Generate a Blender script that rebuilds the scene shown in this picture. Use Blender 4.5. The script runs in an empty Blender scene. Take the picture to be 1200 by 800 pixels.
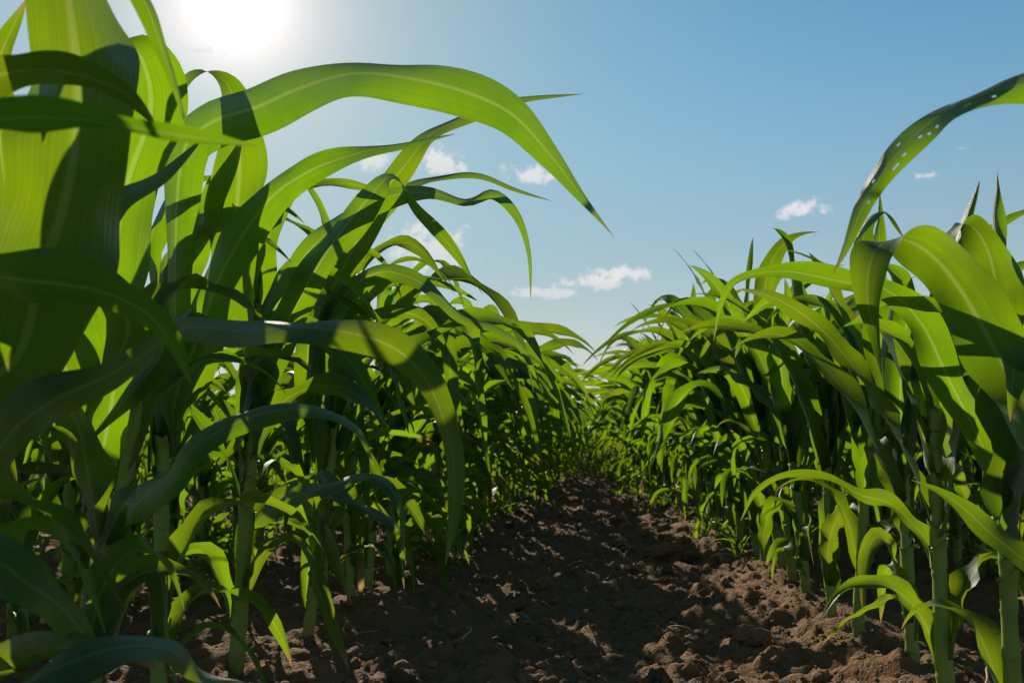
import bpy, math, random
import numpy as np
from mathutils import Vector, Matrix, Euler

R = math.radians
S = bpy.context.scene
C = S.collection
rng = np.random.default_rng(11)
random.seed(11)

# ------------------------------------------------------------------ camera
CAM_H, YAW, PITCH, F = 0.50, R(4.86), R(6.3), 1000.0      # F: focal length in photo pixels (1200 px wide)
cd = bpy.data.cameras.new('camera')
cam = bpy.data.objects.new('camera', cd)
C.objects.link(cam)
cam.location = (0, 0, CAM_H)
cam.rotation_euler = (R(90) + PITCH, 0, YAW)
cd.sensor_width = 36
cd.lens = 30
cd.clip_start = 0.02
cd.clip_end = 5000
cd.dof.use_dof = True
cd.dof.focus_distance = 1.9
cd.dof.aperture_fstop = 7.1
S.camera = cam
CM = cam.rotation_euler.to_matrix()
RIGHT, UP, FWD = (np.array(CM @ Vector(v)) for v in ((1, 0, 0), (0, 1, 0), (0, 0, -1)))
CAMP = np.array((0, 0, CAM_H))


def view_dir(x, y):
    d = RIGHT * (x - 600) / F + UP * (400 - y) / F + FWD
    return d / np.linalg.norm(d)


def at(x, y, d):
    """the point of the place seen at photo pixel (x, y), d metres deep"""
    return CAMP + (RIGHT * (x - 600) / F + UP * (400 - y) / F + FWD) * d


# ------------------------------------------------------------------ sky and sun
SUN = view_dir(275, 2)
SUN_EL = math.asin(SUN[2])
SUN_AZ = math.atan2(SUN[0], SUN[1])                        # from +Y towards +X
W = bpy.data.worlds.new('World')
S.world = W
W.use_nodes = True
S.view_settings.view_transform = 'Standard'
S.view_settings.look = 'None'
S.view_settings.gamma = 1
S.view_settings.exposure = 0.5
S.view_settings.use_curve_mapping = False


class NT:
    """small helper for node trees"""
    def __init__(self, tree):
        self.t = tree
        tree.nodes.clear()

    def n(self, kind, **kw):
        nd = self.t.nodes.new(kind)
        for k, v in kw.items():
            setattr(nd, k, v)
        return nd

    def put(self, sock, v):
        if hasattr(v, 'is_linked') or isinstance(v, bpy.types.NodeSocket):
            self.t.links.new(v, sock)
        elif v is not None:
            sock.default_value = v

    def m(self, op, a, b=None, c=None, clamp=False):
        nd = self.n('ShaderNodeMath', operation=op, use_clamp=clamp)
        for i, v in enumerate((a, b, c)):
            self.put(nd.inputs[i], v)
        return nd.outputs[0]

    def vm(self, op, a, b=None, out=0):
        nd = self.n('ShaderNodeVectorMath', operation=op)
        self.put(nd.inputs[0], a)
        if b is not None:
            self.put(nd.inputs[1], b)
        return nd.outputs[out]

    def mix(self, f, a, b, mode='MIX'):
        nd = self.n('ShaderNodeMix', data_type='RGBA', blend_type=mode)
        self.put(nd.inputs[0], f)
        for s, v in ((nd.inputs[6], a), (nd.inputs[7], b)):
            self.put(s, (*v, 1) if isinstance(v, tuple) and len(v) == 3 else v)
        return nd.outputs[2]

    def step(self, v, lo, hi, a=0.0, b=1.0):
        nd = self.n('ShaderNodeMapRange', interpolation_type='SMOOTHSTEP')
        for i, q in enumerate((v, lo, hi, a, b)):
            self.put(nd.inputs[i], q)
        return nd.outputs[0]

    def noise(self, vec, scale, detail=3, rough=0.55, dist=0.0):
        nd = self.n('ShaderNodeTexNoise')
        if vec is not None:
            self.put(nd.inputs['Vector'], vec)
        nd.inputs['Scale'].default_value = scale
        nd.inputs['Detail'].default_value = detail
        nd.inputs['Roughness'].default_value = rough
        nd.inputs['Distortion'].default_value = dist
        return nd


def build_world():
    g = NT(W.node_tree)
    out = g.n('ShaderNodeOutputWorld')
    bg = g.n('ShaderNodeBackground')
    bg.inputs['Strength'].default_value = 0.0715
    sky = g.n('ShaderNodeTexSky', sky_type='NISHITA')
    sky.sun_disc = False
    sky.sun_elevation = SUN_EL
    sky.sun_rotation = SUN_AZ
    sky.air_density = 1.0
    sky.dust_density = 0.35
    sky.ozone_density = 1.4
    geo = g.n('ShaderNodeTexCoord')
    D = g.vm('NORMALIZE', geo.outputs['Generated'])
    col = g.mix(1.0, sky.outputs[0], (0.58, 1.16, 1.19), 'MULTIPLY')
    # aureole round the sun, by true direction
    dt = g.vm('DOT_PRODUCT', D, tuple(SUN), out=1)
    ang = g.m('ARCCOSINE', g.m('MINIMUM', dt, 0.999999))
    g1 = g.m('EXPONENT', g.m('DIVIDE', ang, -0.050))
    g2 = g.m('EXPONENT', g.m('MULTIPLY', g.m('DIVIDE', ang, 0.16), -1.0))
    glow = g.m('ADD', g.m('MULTIPLY', g1, 15.0), g.m('MULTIPLY', g2, 1.0))
    # thin veil of haze: dims the forward glare of the clear-air sky
    veil = g.m('SUBTRACT', 1.0, g.m('MULTIPLY', g.m('EXPONENT', g.m('MULTIPLY', ang, -3.2)), 0.62))
    sv = g.n('ShaderNodeVectorMath', operation='SCALE')
    g.put(sv.inputs[0], col)
    g.put(sv.inputs['Scale'], veil)
    col = sv.outputs[0]
    zz = g.n('ShaderNodeSeparateXYZ')
    g.put(zz.inputs[0], D)
    low = g.step(zz.outputs[2], 0.0, 0.48, 1.0, 0.0)
    lowcol = g.mix(g.step(zz.outputs[2], 0.02, 0.24), (6.7, 6.5, 6.3), (4.1, 4.2, 4.1))
    col = g.mix(g.m('MULTIPLY', low, 0.95), col, lowcol)
    col = g.mix(g.m('MULTIPLY', g.m('EXPONENT', g.m('MULTIPLY', ang, -4.2)), 1.0), col, (4.4, 4.3, 4.5))
    # white out of the blue near the sun and near the horizon
    sc = g.n('ShaderNodeVectorMath', operation='SCALE')
    sc.inputs[0].default_value = (1.0, 0.87, 0.80)
    g.put(sc.inputs['Scale'], glow)
    col = g.mix(1.0, col, sc.outputs[0], 'ADD')
    # small fair-weather clouds low in the sky, by azimuth and elevation
    sx = g.n('ShaderNodeSeparateXYZ')
    g.put(sx.inputs[0], D)
    az = g.m('ARCTAN2', sx.outputs[0], sx.outputs[1])
    el = g.m('ARCSINE', sx.outputs[2])
    nz = g.noise(D, 46, 6, 0.62)
    nz2 = g.noise(D, 110, 4, 0.6)
    nv = g.m('ADD', g.m('MULTIPLY', nz.outputs[0], 0.7), g.m('MULTIPLY', nz2.outputs[0], 0.3))
    total = None
    shade = None
    for (px, py, w, h, k) in ((438, 190, 84, 26, .95), (516, 192, 56, 34, 1.0), (626, 207, 70, 26, 1.0), (500, 300, 80, 60, .85), (700, 332, 90, 20, 1.0), (420, 330, 110, 50, .7),
                              (728, 322, 62, 20, 1.0), (640, 345, 70, 16, .8), (938, 248, 44, 24, 1.0), (918, 255, 26, 10, .8), (1088, 206, 20, 7, .8),
                              (1128, 174, 14, 5, .5), (235, 60, 34, 10, .7)):
        d = view_dir(px, py)
        a0, e0 = math.atan2(d[0], d[1]), math.asin(d[2])
        u = g.m('DIVIDE', g.m('SUBTRACT', az, a0), w / F)
        v = g.m('DIVIDE', g.m('SUBTRACT', el, e0), h / F)
        # flat base: the lower side falls off faster
        v2 = g.m('MULTIPLY', v, g.m('ADD', 1.0, g.m('MULTIPLY', g.m('LESS_THAN', v, 0.0), 0.7)))
        r = g.m('SQRT', g.m('ADD', g.m('MULTIPLY', u, u), g.m('MULTIPLY', v2, v2)))
        den = g.m('MULTIPLY', g.step(g.m('SUBTRACT', g.m('ADD', g.m('MULTIPLY', nv, 3.0), -0.80), r), 0.0, 0.55), k)
        sh = g.m('MULTIPLY', den, g.m('ADD', 0.55, g.m('MULTIPLY', v, 0.45)))
        total = den if total is None else g.m('MAXIMUM', total, den)
        shade = sh if shade is None else g.m('MAXIMUM', shade, sh)
    ccol = g.mix(g.m('ADD', shade, g.m('MULTIPLY', nz2.outputs[0], 0.3), clamp=True), (5.6, 6.0, 6.6), (9.0, 8.6, 8.4))
    col = g.mix(g.m('MULTIPLY', total, 0.85), col, ccol)
    g.put(bg.inputs[0], col)
    g.put(out.inputs[0], bg.outputs[0])


build_world()
sl = bpy.data.lights.new('sun', 'SUN')
sl.energy = 5.0
sl.angle = R(0.53)
sl.color = (1.0, 0.90, 0.72)
so = bpy.data.objects.new('sun', sl)
C.objects.link(so)
so.rotation_euler = Vector(SUN).to_track_quat('Z', 'Y').to_euler()
so.location = (-3, 6, 6)


# ------------------------------------------------------------------ helpers
def tag(o, label=None, cat=None, group=None, kind=None):
    for k, v in (('label', label), ('category', cat), ('group', group), ('kind', kind)):
        if v:
            o[k] = v
    return o


def mesh_obj(name, v, f, mat, parent=None, uv=None, smooth=True):
    """v: (n,3) array, f: (m,4) or (m,3) int array"""
    me = bpy.data.meshes.new(name)
    v = np.asarray(v, np.float32)
    f = np.asarray(f, np.int32)
    k = f.shape[1]
    me.vertices.add(len(v))
    me.vertices.foreach_set('co', v.ravel())
    me.loops.add(f.size)
    me.loops.foreach_set('vertex_index', f.ravel())
    me.polygons.add(len(f))
    me.polygons.foreach_set('loop_start', np.arange(len(f), dtype=np.int32) * k)
    me.polygons.foreach_set('loop_total', np.full(len(f), k, np.int32))
    me.update(calc_edges=True)
    if smooth:
        me.polygons.foreach_set('use_smooth', np.ones(len(f), bool))
    if uv is not None:
        l = me.uv_layers.new(name='UVMap')
        l.data.foreach_set('uv', np.asarray(uv, np.float32)[f.ravel()].ravel())
    me.materials.append(mat)
    o = bpy.data.objects.new(name, me)
    C.objects.link(o)
    if parent is not None:
        o.parent = parent
    return o


def unit(a):
    return a / np.maximum(np.linalg.norm(a, axis=-1, keepdims=True), 1e-9)


# ------------------------------------------------------------------ materials
def leaf_material(name, dark, light, trans, rough=0.44, dry=0.0):
    m = bpy.data.materials.new(name)
    m.use_nodes = True
    g = NT(m.node_tree)
    out = g.n('ShaderNodeOutputMaterial')
    tc = g.n('ShaderNodeTexCoord')
    oi = g.n('ShaderNodeObjectInfo')
    uv = g.n('ShaderNodeSeparateXYZ')
    g.put(uv.inputs[0], tc.outputs['UV'])
    u, v = uv.outputs[0], uv.outputs[1]
    off = g.m('ABSOLUTE', g.m('SUBTRACT', u, 0.5))
    rib = g.step(off, 0.018, 0.05, 1.0, 0.0)
    # parallel veins, their spacing slightly uneven
    cv = g.n('ShaderNodeCombineXYZ')
    g.put(cv.inputs[0], g.m('MULTIPLY', u, 42.0))
    g.put(cv.inputs[1], g.m('MULTIPLY', v, 0.8))
    g.put(cv.inputs[2], g.m('MULTIPLY', oi.outputs['Random'], 40.0))
    vn = g.noise(cv.outputs[0], 1.0, 3, 0.65)
    wave = g.m('SINE', g.m('ADD', g.m('MULTIPLY', u, 2 * math.pi * 21), g.m('MULTIPLY', vn.outputs[0], 7.0)))
    vein = g.m('ADD', g.m('MULTIPLY', wave, 0.13), g.m('MULTIPLY', vn.outputs[0], 1.05))
    vein = g.step(vein, 0.2, 0.95)
    blot = g.noise(tc.outputs['Object'], 9.0, 4, 0.6)
    base = g.mix(g.m('MULTIPLY', vein, 0.8), dark, light)
    base = g.mix(g.step(blot.outputs[0], 0.45, 0.75, 0.0, 0.5), base, light)
    base = g.mix(g.m('MULTIPLY', rib, 0.6), base, (0.09, 0.17, 0.05))
    tcol = g.mix(g.m('MULTIPLY', vein, 0.85), trans, (trans[0] * 1.45, trans[1] * 1.25, trans[2] * 1.2))
    tcol = g.mix(g.step(blot.outputs[0], 0.40, 0.70, 0.0, 0.45), tcol, (trans[0] * 0.52, trans[1] * 0.70, trans[2] * 1.2))
    tcol = g.mix(g.m('MULTIPLY', rib, 0.45), tcol, (0.40, 0.46, 0.10))
    # thing to thing variation
    hs = g.n('ShaderNodeHueSaturation')
    g.put(hs.inputs['Hue'], g.m('ADD', 0.487, g.m('MULTIPLY', oi.outputs['Random'], 0.026)))
    g.put(hs.inputs['Value'], g.m('ADD', 0.80, g.m('MULTIPLY', oi.outputs['Random'], 0.38)))
    g.put(hs.inputs['Color'], tcol)
    tcol = hs.outputs[0]
    # withered tip and scorched specks along the edge
    tip = g.step(g.m('ADD', v, g.m('MULTIPLY', vn.outputs[0], 0.10)), 1.0 - dry, 1.06 - dry)
    base = g.mix(tip, base, (0.24, 0.17, 0.07))
    tcol = g.mix(tip, tcol, (0.34, 0.22, 0.06))
    bump = g.n('ShaderNodeBump')
    bump.inputs['Strength'].default_value = 0.35
    bump.inputs['Distance'].default_value = 0.0022
    hgt = g.m('ADD', g.m('MULTIPLY', vein, 0.6), g.m('MULTIPLY', g.noise(tc.outputs['Object'], 60, 3).outputs[0], 0.5))
    hgt = g.m('ADD', hgt, g.m('MULTIPLY', rib, -1.0))
    g.put(bump.inputs['Height'], hgt)
    df = g.n('ShaderNodeBsdfDiffuse')
    g.put(df.inputs[0], base)
    g.put(df.inputs['Normal'], bump.outputs[0])
    tr = g.n('ShaderNodeBsdfTranslucent')
    g.put(tr.inputs[0], tcol)
    mx = g.n('ShaderNodeMixShader')
    mx.inputs[0].default_value = 0.52
    g.put(mx.inputs[1], df.outputs[0])
    g.put(mx.inputs[2], tr.outputs[0])
    gl = g.n('ShaderNodeBsdfGlossy')
    gl.inputs['Color'].default_value = (1, 1, 1, 1)
    g.put(gl.inputs['Roughness'], g.m('ADD', rough, g.m('MULTIPLY', blot.outputs[0], 0.12)))
    g.put(gl.inputs['Normal'], bump.outputs[0])
    fr = g.n('ShaderNodeFresnel')
    fr.inputs['IOR'].default_value = 1.38
    g.put(fr.inputs['Normal'], bump.outputs[0])
    m2 = g.n('ShaderNodeMixShader')
    g.put(m2.inputs[0], g.m('MINIMUM', g.m('MULTIPLY', fr.outputs[0], 0.30), 0.095))
    g.put(m2.inputs[1], mx.outputs[0])
    g.put(m2.inputs[2], gl.outputs[0])
    g.put(out.inputs[0], m2.outputs[0])
    return m


LEAF = leaf_material('corn leaf', (0.010, 0.050, 0.020), (0.022, 0.084, 0.030), (0.168, 0.292, 0.003), dry=0.0)
LEAF_LOW = leaf_material('low corn leaf', (0.02, 0.065, 0.011), (0.045, 0.11, 0.018), (0.19, 0.31, 0.006), dry=0.05)
DEAD = leaf_material('withered leaf', (0.30, 0.09, 0.025), (0.42, 0.17, 0.05), (0.62, 0.20, 0.04), rough=0.6)

DRY = leaf_material('dried leaf', (0.22, 0.15, 0.07), (0.36, 0.26, 0.13), (0.42, 0.28, 0.10), rough=0.6)


def stalk_material():
    m = bpy.data.materials.new('corn stalk')
    m.use_nodes = True
    g = NT(m.node_tree)
    out = g.n('ShaderNodeOutputMaterial')
    p = g.n('ShaderNodeBsdfPrincipled')
    tc = g.n('ShaderNodeTexCoord')
    uv = g.n('ShaderNodeSeparateXYZ')
    g.put(uv.inputs[0], tc.outputs['UV'])
    cv = g.n('ShaderNodeCombineXYZ')
    g.put(cv.inputs[0], g.m('MULTIPLY', uv.outputs[0], 40.0))
    g.put(cv.inputs[1], g.m('MULTIPLY', uv.outputs[1], 3.0))
    st = g.noise(cv.outputs[0], 1.0, 3, 0.6)
    bl = g.noise(tc.outputs['Object'], 14, 4, 0.6)
    col = g.mix(st.outputs[0], (0.12, 0.19, 0.022), (0.21, 0.29, 0.055))
    col = g.mix(g.step(bl.outputs[0], 0.5, 0.72, 0, 0.6), col, (0.14, 0.19, 0.06))
    # foot of the stalk: bleached and reddish
    foot = g.step(g.m('ADD', uv.outputs[1], g.m('MULTIPLY', bl.outputs[0], 0.12)), 0.04, 0.17, 1.0, 0.0)
    col = g.mix(g.m('MULTIPLY', foot, 0.7), col, (0.17, 0.12, 0.05))
    g.put(p.inputs['Base Color'], col)
    p.inputs['Roughness'].default_value = 0.55
    p.inputs['Specular IOR Level'].default_value = 0.25
    p.inputs['Subsurface Weight'].default_value = 0.0
    b = g.n('ShaderNodeBump')
    b.inputs['Strength'].default_value = 0.4
    b.inputs['Distance'].default_value = 0.002
    g.put(b.inputs['Height'], st.outputs[0])
    g.put(p.inputs['Normal'], b.outputs[0])
    g.put(out.inputs[0], p.outputs[0])
    return m


STALK = stalk_material()


def soil_material(name, a, b, c):
    m = bpy.data.materials.new(name)
    m.use_nodes = True
    g = NT(m.node_tree)
    out = g.n('ShaderNodeOutputMaterial')
    p = g.n('ShaderNodeBsdfPrincipled')
    tc = g.n('ShaderNodeTexCoord')
    P = tc.outputs['Object']
    n1 = g.noise(P, 3.0, 5, 0.6)
    n2 = g.noise(P, 38, 6, 0.7)
    n3 = g.noise(P, 170, 4, 0.7)
    vo = g.n('ShaderNodeTexVoronoi')
    g.put(vo.inputs['Vector'], P)
    vo.inputs['Scale'].default_value = 120
    col = g.mix(n2.outputs[0], a, b)
    col = g.mix(g.step(n1.outputs[0], 0.42, 0.68), col, c)
    col = g.mix(g.step(n3.outputs[0], 0.56, 0.74, 0, 0.55), col, (b[0] * 1.6, b[1] * 1.55, b[2] * 1.5))
    g.put(p.inputs['Base Color'], col)
    p.inputs['Roughness'].default_value = 0.92
    p.inputs['Specular IOR Level'].default_value = 0.25
    bp = g.n('ShaderNodeBump')
    bp.inputs['Strength'].default_value = 0.9
    bp.inputs['Distance'].default_value = 0.012
    h = g.m('ADD', g.m('MULTIPLY', n2.outputs[0], 1.1), g.m('MULTIPLY', n3.outputs[0], 0.6))
    h = g.m('SUBTRACT', h, g.m('MULTIPLY', vo.outputs['Distance'], 0.5))
    g.put(bp.inputs['Height'], h)
    g.put(p.inputs['Normal'], bp.outputs[0])
    g.put(out.inputs[0], p.outputs[0])
    return m


SOIL = soil_material('tilled soil', (0.078, 0.039, 0.018), (0.25, 0.135, 0.062), (0.125, 0.067, 0.031))
CLOD = soil_material('soil clod', (0.115, 0.057, 0.025), (0.33, 0.178, 0.080), (0.18, 0.095, 0.043))


def straw_material():
    m = bpy.data.materials.new('straw')
    m.use_nodes = True
    g = NT(m.node_tree)
    out = g.n('ShaderNodeOutputMaterial')
    p = g.n('ShaderNodeBsdfPrincipled')
    tc = g.n('ShaderNodeTexCoord')
    n = g.noise(tc.outputs['Object'], 60, 3)
    g.put(p.inputs['Base Color'], g.mix(n.outputs[0], (0.22, 0.15, 0.08), (0.45, 0.34, 0.21)))
    p.inputs['Roughness'].default_value = 0.75
    g.put(out.inputs[0], p.outputs[0])
    return m


STRAW = straw_material()


# ------------------------------------------------------------------ ground
def vnoise(x, y, seed):
    """smooth value noise, numpy"""
    xi, yi = np.floor(x).astype(np.int64), np.floor(y).astype(np.int64)
    fx, fy = x - xi, y - yi
    fx, fy = fx * fx * (3 - 2 * fx), fy * fy * (3 - 2 * fy)

    def h(a, b):
        n = (a * 374761393 + b * 668265263 + seed * 1442695041) & 0x7fffffff
        n = ((n ^ (n >> 13)) * 1274126177) & 0x7fffffff
        return ((n ^ (n >> 16)) & 0xffff) / 65535.0
    return (h(xi, yi) * (1 - fx) + h(xi + 1, yi) * fx) * (1 - fy) + (h(xi, yi + 1) * (1 - fx) + h(xi + 1, yi + 1) * fx) * fy


def worley(x, y, seed):
    """distance to the nearest of jittered cell points, and that cell's random"""
    xi, yi = np.floor(x).astype(np.int64), np.floor(y).astype(np.int64)
    best = np.full(x.shape, 9.0)
    rid = np.zeros(x.shape)

    def h(a, b, s):
        n = (a * 374761393 + b * 668265263 + s * 1442695041) & 0x7fffffff
        n = ((n ^ (n >> 13)) * 1274126177) & 0x7fffffff
        return ((n ^ (n >> 16)) & 0xffff) / 65535.0
    for dx in (-1, 0, 1):
        for dy in (-1, 0, 1):
            cx, cy = xi + dx, yi + dy
            px, py = cx + h(cx, cy, seed), cy + h(cx, cy, seed + 7)
            d = np.hypot(px - x, py - y)
            r = h(cx, cy, seed + 13)
            k = d < best
            best = np.where(k, d, best)
            rid = np.where(k, r, rid)
    return best, rid


ROWS = 0.70


def ground_z(x, y):
    x, y = np.asarray(x, float), np.asarray(y, float)
    z = (vnoise(x * 1.3, y * 1.3, 1) - 0.5) * 0.07 + (vnoise(x * 4, y * 4, 2) - 0.5) * 0.045
    wx, wy = x + (vnoise(x * 9, y * 9, 5) - .5) * .12, y + (vnoise(x * 9, y * 9, 6) - .5) * .12
    for sc, amp, sd in ((7, 0.036, 21), (14, 0.026, 31), (31, 0.016, 41), (60, 0.007, 51)):
        d, r = worley(wx * sc, wy * sc, sd)
        z = z + amp * np.clip(1 - d * 1.5, 0, 1) ** 0.7 * (r > 0.35) * r
    z = z + (vnoise(x * 40, y * 40, 3) - 0.5) * 0.012 + (vnoise(x * 90, y * 90, 4) - 0.5) * 0.006
    # low ridge along each planted row, worn furrow in the path
    ph = np.abs(x) - ROWS
    z = z + 0.03 * np.exp(-(ph / 0.16) ** 2) - 0.015 * np.exp(-(x / 0.30) ** 2)
    far = np.clip((np.hypot(x, y) - 25) / 60, 0, 1)
    return (z - 0.035) * (1 - far)


def build_ground():
    xs = np.concatenate([-np.geomspace(3000, 1.7, 90), np.linspace(-1.68, 1.68, 330), np.geomspace(1.7, 3000, 90)])
    ys = np.concatenate([-np.geomspace(3000, 0.4, 40), np.linspace(-0.35, 0.95, 30), np.geomspace(0.97, 24, 560), np.geomspace(26, 4000, 40)])
    X, Y = np.meshgrid(xs, ys)
    Z = ground_z(X, Y)
    nx, ny = len(xs), len(ys)
    v = np.stack([X, Y, Z], -1).reshape(-1, 3)
    i = (np.arange(ny - 1)[:, None] * nx + np.arange(nx - 1)[None]).ravel()
    f = np.stack([i, i + 1, i + nx + 1, i + nx], 1)
    o = mesh_obj('ground', v, f, SOIL)
    tag(o, 'dark brown crumbly tilled soil under the corn and along the path', 'soil', None, 'structure')


build_ground()


# ------------------------------------------------------------------ corn leaves and stalks as arrays
def ribbon(pts, wid, wvec, fold=0.35, wave=0.0, phase=0.0, freq=3.5, nu=7, holes=None):
    """leaf blade about a centre line. pts (n,3), wid (n), wvec (n,3) unit vectors across the blade -> verts, faces, uv"""
    n = len(pts)
    t = unit(np.gradient(pts, axis=0))
    wv = unit(wvec - t * (wvec * t).sum(1, keepdims=True))
    nr = np.cross(wv, t)
    s = np.linspace(0, 1, n)
    us = np.linspace(-1, 1, nu)
    fold = np.broadcast_to(fold, (n,)) * (1 - 0.6 * s) + 0.9 * np.exp(-(s / 0.07) ** 2)
    wid = wid * (0.38 + 0.62 * np.clip(s / 0.10, 0, 1) ** 0.8)
    V = np.empty((n, nu, 3))
    for j, u in enumerate(us):
        a = fold * abs(u)
        w = wid * 0.5 * u
        lift = np.abs(w) * np.sin(a) * 1.2
        rip = wave * wid * (abs(u) ** 1.5) * np.sin(2 * np.pi * freq * s + phase + (1.9 if u > 0 else 0.0)) * np.sin(np.pi * np.clip(s * 1.05, 0, 1)) ** 0.7
        w = w * (1 + wave * 0.9 * np.sin(2 * np.pi * freq * 0.8 * s + phase * 1.3 + (2.6 if u > 0 else 0.4)))
        V[:, j] = pts + wv * (w * np.cos(a))[:, None] + nr * (lift + rip)[:, None]
    i = (np.arange(n - 1)[:, None] * nu + np.arange(nu - 1)[None])
    if holes:
        keep = np.ones(i.shape, bool)
        for a, b in holes:
            keep[a, b] = False
        i = i[keep]
    i = i.ravel()
    f = np.stack([i, i + 1, i + nu + 1, i + nu], 1)
    U = np.stack([np.broadcast_to((us + 1) / 2, (n, nu)), np.broadcast_to(s[:, None], (n, nu))], -1)
    return V.reshape(-1, 3), f, U.reshape(-1, 2)


def width_profile(s, W, base=0.55):
    w = np.where(s < 0.30, base + (1 - base) * np.sin(np.clip(s / 0.30, 0, 1) * np.pi / 2), np.cos(np.clip((s - 0.30) / 0.70, 0, 1) * np.pi / 2) ** 0.82)
    return np.maximum(W * w, 0.0008)


def grown_leaf(rs, base, az, el, L, Wd, wind, droop, n=24, nu=7, stalk_dir=None):
    """centre line grown step by step: weight and wind bend the blade over"""
    d = np.array((math.cos(el) * math.cos(az), math.cos(el) * math.sin(az), math.sin(el)))
    side = np.array((-math.sin(az), math.cos(az), 0.0))
    p = np.array(base, float)
    pts = [p.copy()]
    ds = L / (n - 1)
    gust = np.array((wind[0], wind[1], 0.0))
    sway = rs.normal(0, 0.6)
    kink, kw = rs.uniform(0.30, 0.80), rs.choice((0.0, 1.0, 2.2))
    wob, wp = rs.normal(0, 1.0), rs.uniform(0, 6.28)
    for k in range(n - 1):
        s = k / (n - 1)
        d = d + (np.array((0, 0, -1.0)) * droop * (0.25 + 2.2 * s + kw * 2.2 * math.exp(-((s - kink) / 0.09) ** 2)) + gust * (0.3 + 1.2 * s) + side * (sway * 0.6 + wob * math.sin(7 * s + wp))) * ds / L * 1.0
        d = d / np.linalg.norm(d)
        p = p + d * ds
        pts.append(p.copy())
    pts = np.array(pts)
    s = np.linspace(0, 1, n)
    t = unit(np.gradient(pts, axis=0))
    wv = unit(np.cross(t, np.array((0, 0, 1.0)) + 0 * t) + side * 0.6 * -1)
    nr = np.cross(wv, t)
    tw = rs.normal(0, 0.6) * s + rs.normal(0, 1.1) * s ** 2 + rs.normal(0, 0.4) * np.sin(rs.uniform(5, 10) * s + rs.uniform(0, 6.28)) * s
    wv = wv * np.cos(tw)[:, None] + nr * np.sin(tw)[:, None]
    wid = width_profile(s, Wd)
    return ribbon(pts, wid, wv, fold=rs.uniform(0.25, 0.85), wave=rs.uniform(0.08, 0.22), phase=rs.uniform(0, 6.28), freq=rs.uniform(2.8, 6.0), nu=nu)


def stalk_arrays(path, rad, nodes, nseg=12, nz=40):
    """tapered stalk with swollen joints; path: function z-> (x, y), 0..top"""
    top = nodes[-1]
    zs = np.unique(np.concatenate([np.linspace(-0.03, top, nz)] + [np.array([q - .012, q - .004, q, q + .006, q + .014]) for q in nodes[:-1]]))
    v, uv = [], []
    for z in zs:
        x, y = path(z)
        r = rad * (1.0 - 0.45 * max(z, 0) / top)
        q = min((abs(z - a) for a in nodes[:-1]), default=1)
        r *= 1 + 0.09 * math.exp(-(q / 0.006) ** 2)
        below = [a for a in nodes if a <= z]
        if below:
            r *= 1.05 - 0.10 * min((z - below[-1]) / 0.12, 1)     # leaf sheath, thinner upwards
        if z > top * 0.93:
            r *= 0.75
        for k in range(nseg):
            a = 2 * math.pi * k / (nseg - 1)
            v.append((x + r * math.cos(a) * 1.06, y + r * math.sin(a) * 0.94, z))
            uv.append((k / (nseg - 1), max(z, 0) / top))
    i = (np.arange(len(zs) - 1)[:, None] * nseg + np.arange(nseg - 1)[None]).ravel()
    f = np.stack([i, i + 1, i + nseg + 1, i + nseg], 1)
    return np.array(v), f, np.array(uv)


def join(a, b):
    return np.concatenate([a[0], b[0]]), np.concatenate([a[1], b[1] + len(a[0])]), np.concatenate([a[2], b[2]])


def sheath(rs, path, z0, z1, az, rad, top, n=10, m=15):
    """the lower half of a leaf, rolled round the stalk: one edge laps over the other on the far side of the blade"""
    v, uv = [], []
    gap = rs.uniform(0.0, 0.5)
    for i in range(n):
        t = i / (n - 1)
        z = z0 + (z1 - z0) * t
        x, y = path(z)
        r = rad * (1.0 - 0.45 * max(z, 0) / top) * (1.17 + 0.05 * t) + 0.004 * max(0, t - .8) / .2
        for k in range(m):
            u = k / (m - 1)
            a = az + math.pi + (u * (2 * math.pi + .5 - (gap + .9) * t ** 2)) + (gap + .9) * .5 * t ** 2
            rr = r + 0.0016 * u
            v.append((x + rr * math.cos(a), y + rr * math.sin(a), z + (.012 * math.cos(a - az) if i == n - 1 else 0)))
            uv.append((u, 0.35 + 0.5 * t))
    i = (np.arange(n - 1)[:, None] * m + np.arange(m - 1)[None]).ravel()
    return np.array(v), np.stack([i, i + 1, i + m + 1, i + m], 1), np.array(uv)


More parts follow.
